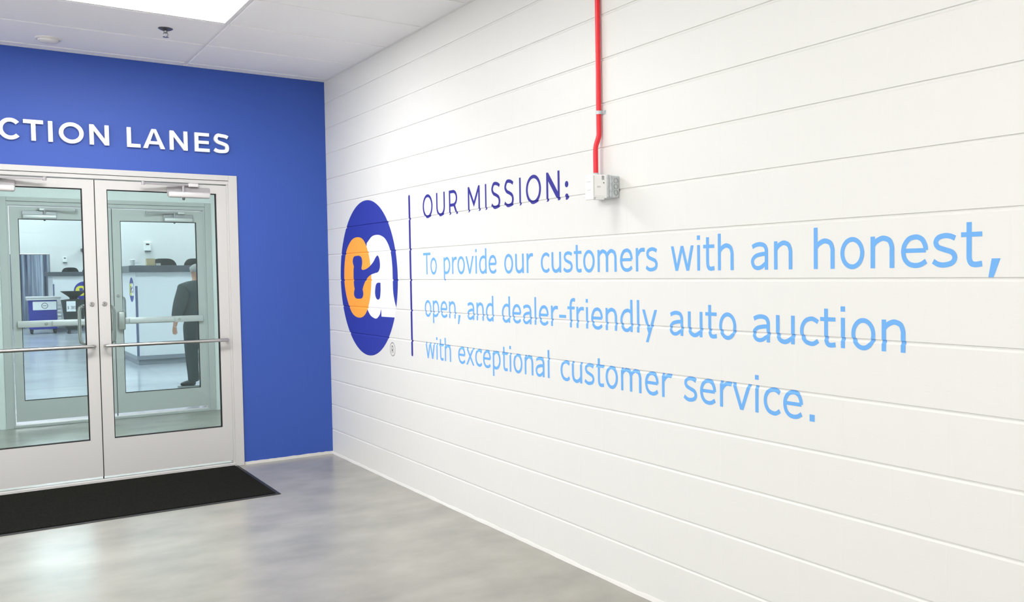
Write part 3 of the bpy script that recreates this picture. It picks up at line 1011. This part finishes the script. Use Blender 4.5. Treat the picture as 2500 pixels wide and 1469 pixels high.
bm = BM(); box(bm, -9.1, 9.1, 3.25, 25.2, 4.6, 4.7); struct('ceiling_hall', bm, 'white_paint', 'white ceiling of the hall beyond the doors', 'ceiling')
for lx in (-5, -1, 3):
    for ly in (6, 10, 14.5, 19, 23):
        troffer(lx, ly, 'hall light panel hidden above the door heads', 4.585, 'lens_hall', group='hall light panels', hx=.9, hy=.45)

def office_chair(x, y, z, ang, label):
    """task chair standing on the counter's raised platform"""
    t = thing('office_chair', (x, y, z), label, 'chair', 'black office chairs behind the auction counters')
    R = Matrix.Translation((x, y, z)) @ Matrix.Rotation(ang, 4, 'Z')
    def done(name, bm, m, par=None, sm=True):
        bmesh.ops.transform(bm, matrix=R, verts=bm.verts)
        return finish(name, bm, m, par or t, sm)
    bm = BM()
    box(bm, -.24, .24, -.24, .24, .43, .51, .03, 3); done('seat', bm, 'chair')
    bm = BM()
    nx, nz = 12, 10
    grid = []
    for side in (0, 1):
        g = []
        for j in range(nz+1):
            r = []
            for i in range(nx+1):
                a = -1+2*i/nx; b = j/nz
                wv = .23*(1-.12*b)*(1 if b < .8 else math.sqrt(max(.05, 1-((b-.8)/.2)**2*.35)))
                yy = .25-.05*a*a+.05*b+(.05 if side else 0)
                r.append(bm.verts.new((a*wv, yy, .56+.50*b-.035*(abs(a)**4)*b)))
            g.append(r)
        grid.append(g)
    for side, g in enumerate(grid):
        for j in range(nz):
            for i in range(nx):
                f = (g[j][i], g[j][i+1], g[j+1][i+1], g[j+1][i])
                bm.faces.new(f if side == 0 else f[::-1])
    A, B = grid
    loop = [(0, i) for i in range(nx+1)] + [(j, nx) for j in range(1, nz+1)] + [(nz, i) for i in range(nx-1, -1, -1)] + [(j, 0) for j in range(nz-1, 0, -1)]
    for k in range(len(loop)):
        (j, i), (j2, i2) = loop[k], loop[(k+1) % len(loop)]
        bm.faces.new((A[j][i], B[j][i], B[j2][i2], A[j2][i2]))
    done('backrest', bm, 'chair')
    bm = BM(); tube(bm, [(0, .26, .47), (0, .31, .50), (0, .32, .66)], .02, 10); done('back_support', bm, 'black_plastic')
    bm = BM(); tube(bm, [(0, 0, .09), (0, 0, .43)], .025, 12); done('gas_stem', bm, 'dark_steel')
    bm = BM()
    for k in range(5):
        a = k*2*math.pi/5
        tube(bm, [(0, 0, .09), (.27*math.cos(a), .27*math.sin(a), .065)], [.022, .014], 8)
    done('star_base', bm, 'black_plastic')
    for k in range(5):
        a = k*2*math.pi/5
        bm = BM()
        lathe(bm, (.27*math.cos(a)-.012*math.sin(a), .27*math.sin(a)+.012*math.cos(a), .027), [(0, 0), (.027, 0), (.027, .024), (0, .024)], Vector((math.sin(a), -math.cos(a), 0)), 14)
        done('caster', bm, 'black_plastic')
    return t

def block(name, label, x0, x1, y0, y1, ztop, logo):
    """raised auction counter: white panels, dark top, grey kick, emblem"""
    t = thing(name, ((x0+x1)/2, (y0+y1)/2, 0), label, 'counter', 'white auction counters in the hall')
    bm = BM(); box(bm, x0, x1, y0, y0+.05, .10, ztop-.11, .003); finish('front_panel', bm, 'white_panel', t)
    bm = BM(); box(bm, x0, x0+.05, y0+.05, y1, .10, ztop-.11, .003); finish('side_panel', bm, 'white_panel', t)
    bm = BM(); box(bm, x1-.05, x1, y0+.05, y1, .10, ztop-.11, .003); finish('side_panel', bm, 'white_panel', t)
    bm = BM(); box(bm, x0+.02, x1-.02, y0+.02, y1, 0, .10); finish('kick_base', bm, 'grey_kick', t)
    bm = BM(); box(bm, x0-.01, x1+.01, y0-.012, y0, .085, .155, .003); box(bm, x0-.01, x0, y0, y1, .085, .155, .003); finish('base_rail', bm, 'grey_kick', t)
    bm = BM(); box(bm, x0-.10, x1+.10, y0-.10, y0+.50, ztop-.11, ztop, .006); box(bm, x0-.10, x0+.35, y0+.50, y1, ztop-.11, ztop, .006); finish('countertop', bm, 'dark_top', t)
    bm = BM(); box(bm, x0-.006, x0+.030, y0-.008, y0+.01, .155, 1.33); finish('corner_guard', bm, 'blue_guard', t)
    bm = BM(); box(bm, x0+.05, x1-.05, y0+.05, y1, .10, ztop-.93); finish('platform', bm, 'grey_kick', t)
    fn, lz = logo[0], logo[1]
    e = thing('emblem', fn(0, 0, 0), None, None)
    e.parent = t
    e.location = Vector(fn(0, 0, 0)) - world_loc(t)
    for nm, polys, m, d in (('disc', [DISC], 'disc', .001), ('white_letter', [WHITE_A], 'white_mark', .002), ('yellow_letter', [ORANGE_C], 'yellow', .003), ('blue_counter', [KEY, HOLE], 'disc', .004)):
        bm = BM()
        for p in polys:
            prism(bm, p, lambda u, v, q: Vector(fn(u, v, q)), d)
        finish(nm, bm, m, e)
    return t
block('auction_counter', 'tall white auction counter with dark top beyond the right glass doors', -.057, 3.4, 9.6, 11.2, 1.673,
      (lambda u, v, d: (-.057-d, 10.02-u*.25, 1.265+v*.21), 0))
block('auction_counter', 'distant white auction counter with blue and yellow emblem beyond the left glass doors', -.345, 3.6, 22.0, 23.7, 1.665,
      (lambda u, v, d: (.41+u*.265, 22.0-d, 1.13+v*.265), 0))
office_chair(.56, 10.55, .743, 2.9, 'black rounded chair back behind the nearer counter, left of the two')
office_chair(1.13, 10.45, .743, 2.7, 'black angled chair back behind the nearer counter, beside the glass door edge')
office_chair(.13, 22.9, .735, 3.14, 'black chair back behind the distant counter, left of the two')
office_chair(.72, 22.9, .735, 2.8, 'black chair back behind the distant counter, half hidden by the door stile')

# things on the nearer counter
def small(name, label, cat, x0, x1, y0, y1, z0, z1, m, parts=()):
    t = thing(name, ((x0+x1)/2, (y0+y1)/2, z0), label, cat)
    bm = BM(); box(bm, x0, x1, y0, y1, z0, z1, .004); finish('body', bm, m, t)
    for nm, b, mm in parts:
        bm = BM(); box(bm, *b); finish(nm, bm, mm, t)
    return t
small('cardboard_box', 'beige cardboard box on the nearer counter top', 'box', .135, .262, 9.66, 9.78, 1.673, 1.785, 'beige', (('lid', (.132, .265, 9.657, 9.783, 1.785, 1.791), 'beige'),))
small('napkin_holder', 'low clear-framed holder beside the beige box on the nearer counter', 'holder', .272, .345, 9.66, 9.74, 1.673, 1.712, 'plastic_grey', (('rim', (.270, .347, 9.657, 9.743, 1.712, 1.717), 'dark_steel'),))
small('paper_tray', 'low white tray on the left end of the nearer counter', 'tray', -.05, .06, 9.66, 9.85, 1.673, 1.690, 'plastic', (('paper_stack', (-.04, .05, 9.67, 9.84, 1.690, 1.726), 'white_panel'),))
t = thing('paper_cup', (-.085, 9.62, 1.673), 'pale cup on the left edge of the nearer counter top', 'cup')
bm = BM(); lathe(bm, (-.085, 9.62, 1.673), [(0, 0), (.028, 0), (.038, .095), (.035, .095), (.026, .006), (0, .006)], seg=20); finish('cup_wall', bm, 'plastic_grey', t, True)
bm = BM(); lathe(bm, (-.085, 9.62, 1.766), [(.041, 0), (.041, .008), (.030, .014), (0, .014)], seg=20); finish('lid', bm, 'plastic', t, True)

def wall_device(x, y, z, label, k):
    t = thing('wall_clock_display', (x, y, z), label, 'wall device', 'white devices on the hall walls')
    bm = BM(); box(bm, x-.055*k, x+.055*k, y-.05, y, z, z+.16*k, .008, 2); finish('case', bm, 'plastic', t)
    bm = BM(); box(bm, x-.026*k, x+.026*k, y-.054, y-.05, z+.105*k, z+.132*k); finish('screen', bm, 'black_plastic', t)
    bm = BM(); box(bm, x-.05*k, x+.05*k, y-.07, y-.0, z-.012*k, z, .003); finish('tray', bm, 'dark_top', t)
wall_device(.39, 11.25, 1.965, 'small white device with dark screen on the partition wall above the nearer counter', 1.0)
wall_device(.195, 25.0, 1.985, 'small white device with dark screen on the far hall wall', 1.05)
small('mounted_box', 'dark grey box mounted on the far wall above the distant counter', 'wall box', .62, 1.05, 24.75, 24.994, 2.32, 2.40, 'dark_top', (('bracket', (.78, .88, 24.8, 24.994, 2.40, 2.46), 'dark_steel'),))

# curtain of long vertical folds
bm = BM()
t = thing('curtain', (-1.1, 24.2, .02), 'silver-blue curtain in vertical folds beside the distant counter', 'curtain')
n = 90
A, B, Cc, D = [], [], [], []
for i in range(n+1):
    x = -2.3+2.03*i/n
    y = 24.2+.055*math.sin(i*.9)+.03*math.sin(i*.37+1)
    A.append(bm.verts.new((x, y, .03))); B.append(bm.verts.new((x, y, 2.19)))
    Cc.append(bm.verts.new((x, y+.012, .03))); D.append(bm.verts.new((x, y+.012, 2.19)))
for i in range(n):
    bm.faces.new((A[i], A[i+1], B[i+1], B[i])); bm.faces.new((Cc[i+1], Cc[i], D[i], D[i+1])); bm.faces.new((B[i], B[i+1], D[i+1], D[i])); bm.faces.new((A[i+1], A[i], Cc[i], Cc[i+1]))
bm.faces.new((A[0], B[0], D[0], Cc[0])); bm.faces.new((A[n], Cc[n], D[n], B[n]))
finish('cloth', bm, 'curtain', t, True)
bm = BM(); tube(bm, [(-2.35, 24.21, 2.21), (-.25, 24.21, 2.21)], .02, 10)
finish('rail', bm, 'steel', t, True)
for x in (-2.34, -.26):
    bm = BM()
    tube(bm, [(x, 24.21, 0), (x, 24.21, 2.21)], .018, 10)
    box(bm, x-.12, x+.12, 24.0, 24.42, 0, .02)
    finish('stand', bm, 'steel', t)

# blue cart
t = thing('cart', (-.6, 21.600, 0), 'blue cart with silver top and white sign in the distance', 'cart')
bm = BM(); box(bm, -1.02, -.215, 21.250, 21.84, .965, 1.005, .008, 2); finish('top_tray', bm, 'closer', t)
bm = BM(); box(bm, -1.0, -.235, 21.270, 21.82, .91, .963); finish('upper_frame', bm, 'plastic_grey', t)
bm = BM(); box(bm, -.95, -.32, 21.320, 21.80, .12, .91, .01, 2); finish('cabinet', bm, 'cart_blue', t)
bm = BM(); box(bm, -.87, -.33, 21.308, 21.320, .64, .87, .003); sg = finish('sign', bm, 'white_panel', t)
bm = BM()
for q in ribbon(ell(-.60, .755, .07, .07), .016, True):
    prism(bm, q, lambda u, v, d: Vector((u, 21.304+d, v)), .004)
for q in rect(-.64, -.56, .748, .764):
    prism(bm, q, lambda u, v, d: Vector((u, 21.304+d, v)), .004)
finish('sign_ring', bm, 'dark_steel', sg)
bm = BM()
for k in range(5):
    box(bm, -.31, -.225, 21.350, 21.78, .38+k*.10, .43+k*.10, .004)
for y in (21.360, 21.75):
    box(bm, -.315, -.305, y, y+.02, .15, .91)
finish('side_rack', bm, 'plastic', t)
for x in (-.90, -.37):
    for y in (21.380, 21.74):
        bm = BM()
        lathe(bm, (x-.02, y, .055), [(0, 0), (.055, 0), (.055, .04), (0, .04)], Vector((1, 0, 0)), 18)
        box(bm, x-.03, x-.022, y-.02, y+.02, .05, .125); box(bm, x+.022, x+.03, y-.02, y+.02, .05, .125); box(bm, x-.03, x+.03, y-.025, y+.025, .112, .122)
        finish('caster', bm, 'black_plastic', t)

# dark barrel with wide dish
t = thing('barrel', (.04, 20.950, 0), 'dark barrel with wide dish on top and white price card', 'barrel')
bc = Vector((.04, 20.950, 0))
bm = BM(); lathe(bm, bc, [(0, .10), (.16, .10), (.215, .16), (.235, .35), (.27, .70), (.292, .86), (.300, .90), (.285, .905), (.10, .93), (0, .93)], seg=36); finish('body', bm, 'barrel', t, True)
bm = BM(); lathe(bm, bc, [(0, .93), (.09, .93), (.10, .97), (.17, 1.03), (.28, 1.115), (.305, 1.135), (.300, 1.14), (.27, 1.12), (.10, 1.02), (0, 1.01)], seg=36); finish('dish', bm, 'barrel', t, True)
for k in range(4):
    a = math.pi/4+k*math.pi/2
    bm = BM(); tube(bm, [(bc.x+.15*math.cos(a), bc.y+.15*math.sin(a), .13), (bc.x+.19*math.cos(a), bc.y+.19*math.sin(a), 0)], [.02, .026], 10); finish('foot', bm, 'barrel', t)
bm = BM(); box(bm, -.155, .055, 20.638, 20.644, .60, .875); cd = finish('price_card', bm, 'white_panel', t)
bm = BM()
def digit(ch):
    D3 = ribbon(spline([(.08, .85), (.25, .95), (.45, .85), (.42, .62), (.28, .53), (.45, .42), (.48, .18), (.28, .05), (.06, .14)]), .1)
    if ch == '3': return D3
    if ch == '8': return ribbon(ell(.28, .74, .17, .19, n=20), .1, True) + ribbon(ell(.28, .28, .2, .22, n=20), .1, True)
    if ch == '5': return rect(.1, .48, .86, .96) + rect(.1, .2, .5, .86) + ribbon(spline([(.12, .52), (.3, .58), (.47, .45), (.47, .2), (.28, .06), (.06, .12)]), .1)
    return ribbon(spline([(.5, .78), (.3, .88), (.12, .75), (.2, .57), (.38, .47), (.48, .3), (.3, .13), (.06, .22)]), .09) + rect(.26, .33, -.02, 1.03)
x = -.138
for ch in '$ 385':
    if ch != ' ':
        for q in digit(ch):
            prism(bm, q, lambda u, v, d, x=x: Vector((x+u*.075, 20.636+d, .66+v*.085)), .002)
    x += .042 if ch != ' ' else .03
finish('price_text', bm, 'black_line', cd)

# ---------------------------------------------------------------- person beyond the second doors
PC = Vector((.135, 5.72, 0))
PA = math.radians(22)
PF = Vector((-math.sin(PA), math.cos(PA), 0))
PR = Vector((math.cos(PA), math.sin(PA), 0))
def pw(r, f, z):
    return PC+PR*r+PF*f+Vector((0, 0, z))
def skin_mesh(chains, sub=2, root=0):
    """chains: list of [(name|None, (x,y,z), radius|(rx,ry))]; same name = same vertex"""
    idx, vs, rs, es = {}, [], [], []
    for ch in chains:
        prev = None
        for nm, p, r in ch:
            if nm is not None and nm in idx:
                i = idx[nm]
            else:
                i = len(vs); vs.append(p); rs.append(r if isinstance(r, tuple) else (r, r))
                if nm is not None: idx[nm] = i
            if prev is not None: es.append((prev, i))
            prev = i
    me = bpy.data.meshes.new('tmp')
    me.from_pydata([tuple(v) for v in vs], es, [])
    o = bpy.data.objects.new('tmp', me)
    C.objects.link(o)
    sm = o.modifiers.new('s', 'SKIN')
    sm.use_smooth_shade = True
    ss = o.modifiers.new('u', 'SUBSURF'); ss.levels = sub; ss.render_levels = sub
    lay = me.skin_vertices[0].data if me.skin_vertices else None
    for i, r in enumerate(rs):
        lay[i].radius = r
        lay[i].use_root = (i == root)
    bpy.context.view_layer.update()
    dg = bpy.context.evaluated_depsgraph_get()
    out = bpy.data.meshes.new_from_object(o.evaluated_get(dg))
    bpy.data.objects.remove(o)
    return out
def to_bm(meshes):
    bm = BM()
    for m in meshes:
        bm.from_mesh(m)
    return bm

pers = thing('person', (PC.x, PC.y, 0), 'person in dark jacket and trousers seen from behind beyond the second doors', 'person')
N_ = lambda nm, r, f, z, rad: (nm, pw(r, f, z), rad)
ARM_L = [N_('sl', -.195, 0, 1.32, .045), N_('el', -.285, -.03, 1.085, .034), N_('wl', -.305, .03, .875, .029), N_('pl', -.308, .045, .815, (.034, .020))]
ARM_R = [N_('sr', .195, 0, 1.32, .045), N_('er', .285, -.03, 1.085, .034), N_('wr', .305, .03, .875, .029), N_('pr', .308, .045, .815, (.034, .020))]
body = skin_mesh([
    [N_('pelvis', 0, 0, .84, .12), N_('waist', 0, 0, 1.02, .12), N_('chest', 0, 0, 1.22, .125), N_('neckb', 0, -.01, 1.37, .07), N_('neck', 0, .0, 1.425, .055), N_('jaw', 0, .02, 1.475, .062), N_('skull', 0, .01, 1.545, .083), N_('crown', 0, .0, 1.60, .055)],
    [N_('neckb', 0, 0, 0, 0)] + ARM_L, [N_('neckb', 0, 0, 0, 0)] + ARM_R,
    [N_('pelvis', 0, 0, 0, 0), N_('hl', -.095, 0, .80, .098), N_('kl', -.105, .02, .46, .062), N_('al', -.105, -.02, .10, .034), N_('tl', -.17, .06, .05, .020)],
    [N_('pelvis', 0, 0, 0, 0), N_('hr', .095, 0, .80, .098), N_('kr', .105, .02, .46, .062), N_('ar', .105, -.02, .10, .034), N_('tr', .14, .08, .05, .020)],
])
extra = []
for s in (-1, 1):
    for k, (df, ln, sp) in enumerate(((.030, .070, .012), (.010, .080, .004), (-.010, .075, -.004), (-.028, .058, -.012))):
        a = .80
        extra.append(skin_mesh([[(None, pw(s*.308, .045+df, .815), .0085), (None, pw(s*.310, .045+df+sp*.5, .785), .009), (None, pw(s*.307, .048+df+sp, .785-ln*.5), .0082), (None, pw(s*.296, .055+df+sp, .785-ln), .0068)]], 1))
    extra.append(skin_mesh([[(None, pw(s*.303, .070, .835), .010), (None, pw(s*.296, .098, .805), .0098), (None, pw(s*.290, .108, .772), .0078)]], 1))
    extra.append(skin_mesh([[(None, pw(s*.080, -.01, 1.515), .008), (None, pw(s*.091, -.02, 1.535), .012), (None, pw(s*.090, -.02, 1.555), .009)]], 1))
extra.append(skin_mesh([[(None, pw(0, .085, 1.545), .008), (None, pw(0, .102, 1.52), .013), (None, pw(0, .096, 1.508), .009)]], 1))
finish('body', to_bm([body]+extra), 'skin', pers, True)
# hair: cap of short grey hair around the back and sides
bm = BM()
rows = []
for j in range(9):
    th = math.radians(8+j*12)
    row = []
    for i in range(25):
        ph = math.radians(i*15)
        lift = 1.0
        d = Vector((math.sin(th)*math.cos(ph), math.sin(th)*math.sin(ph), math.cos(th)))
        zz = 1.552+d.z*.092
        ff = d.y*.098+.002
        if d.y > .45 and zz < 1.60: zz = 1.60; ff = min(ff, .078)
        row.append(bm.verts.new(pw(d.x*.088, ff, zz)))
    rows.append(row)
for a, b in zip(rows, rows[1:]):
    for i in range(24):
        try: bm.faces.new((a[i], a[i+1], b[i+1], b[i]))
        except ValueError: pass
bm.faces.new(rows[0][:-1])
finish('hair', bm, 'hair', pers, True)
jk = skin_mesh([
    [N_('hem', 0, 0, .865, (.225, .175)), N_('waist', 0, .01, 1.00, (.235, .185)), N_('chest', 0, 0, 1.20, (.215, .17)), N_('yoke', 0, -.01, 1.335, (.135, .105)), N_('collar', 0, 0, 1.425, .074)],
    [N_('yoke', 0, 0, 0, 0), N_('sl', -.190, 0, 1.305, .098), N_('el', -.285, -.03, 1.085, .086), N_('wl', -.308, .025, .905, .058)],
    [N_('yoke', 0, 0, 0, 0), N_('sr', .190, 0, 1.305, .098), N_('er', .285, -.03, 1.085, .086), N_('wr', .308, .025, .905, .058)],
])
finish('jacket', to_bm([jk]), 'jacket', pers, True)
tr_ = skin_mesh([
    [N_('belt', 0, 0, .95, (.175, .150)), N_('pelvis', 0, 0, .86, (.180, .150)), N_('hl', -.095, 0, .76, .122), N_('kl', -.105, .015, .46, .084), N_('al', -.105, -.02, .13, .074), N_('cl', -.105, -.02, .065, .078)],
    [N_('pelvis', 0, 0, 0, 0), N_('hr', .095, 0, .76, .122), N_('kr', .105, .015, .46, .084), N_('ar', .105, -.02, .13, .074), N_('cr', .105, -.02, .065, .078)],
])
finish('trousers', to_bm([tr_]), 'trousers', pers, True)
for (hx, hf, tx, tf) in ((-.095, -.055, -.205, .125), (.095, -.055, .155, .15)):
    sh = skin_mesh([[(None, pw(hx, hf, .055), (.042, .042)), (None, pw((hx*2+tx)/3, (hf*2+tf)/3, .066), (.045, .050)), (None, pw((hx+tx*2)/3, (hf+tf*2)/3, .050), (.047, .036)), (None, pw(tx, tf, .040), (.038, .025))]], 2)
    so = finish('shoe', to_bm([sh]), 'shoe', pers, True)
    bm = BM()
    dirv = (pw(tx, tf, 0)-pw(hx, hf, 0)); ln = dirv.length; dirv.normalize(); nn = Vector((-dirv.y, dirv.x, 0))
    c0 = pw(hx, hf, 0)
    outl = [(-.045+.0*k, 0) for k in range(0)]
    pl = spline([(-.05, 0), (-.035, .036), (.05, .037), (.14, .046), (ln, .040), (ln+.035, 0), (ln, -.040), (.14, -.046), (.05, -.037), (-.035, -.036)], True, 4)
    prism(bm, pl, lambda u, v, d: c0+dirv*u+nn*v+Vector((0, 0, d)), .022)
    finish('sole', bm, 'sole', so)
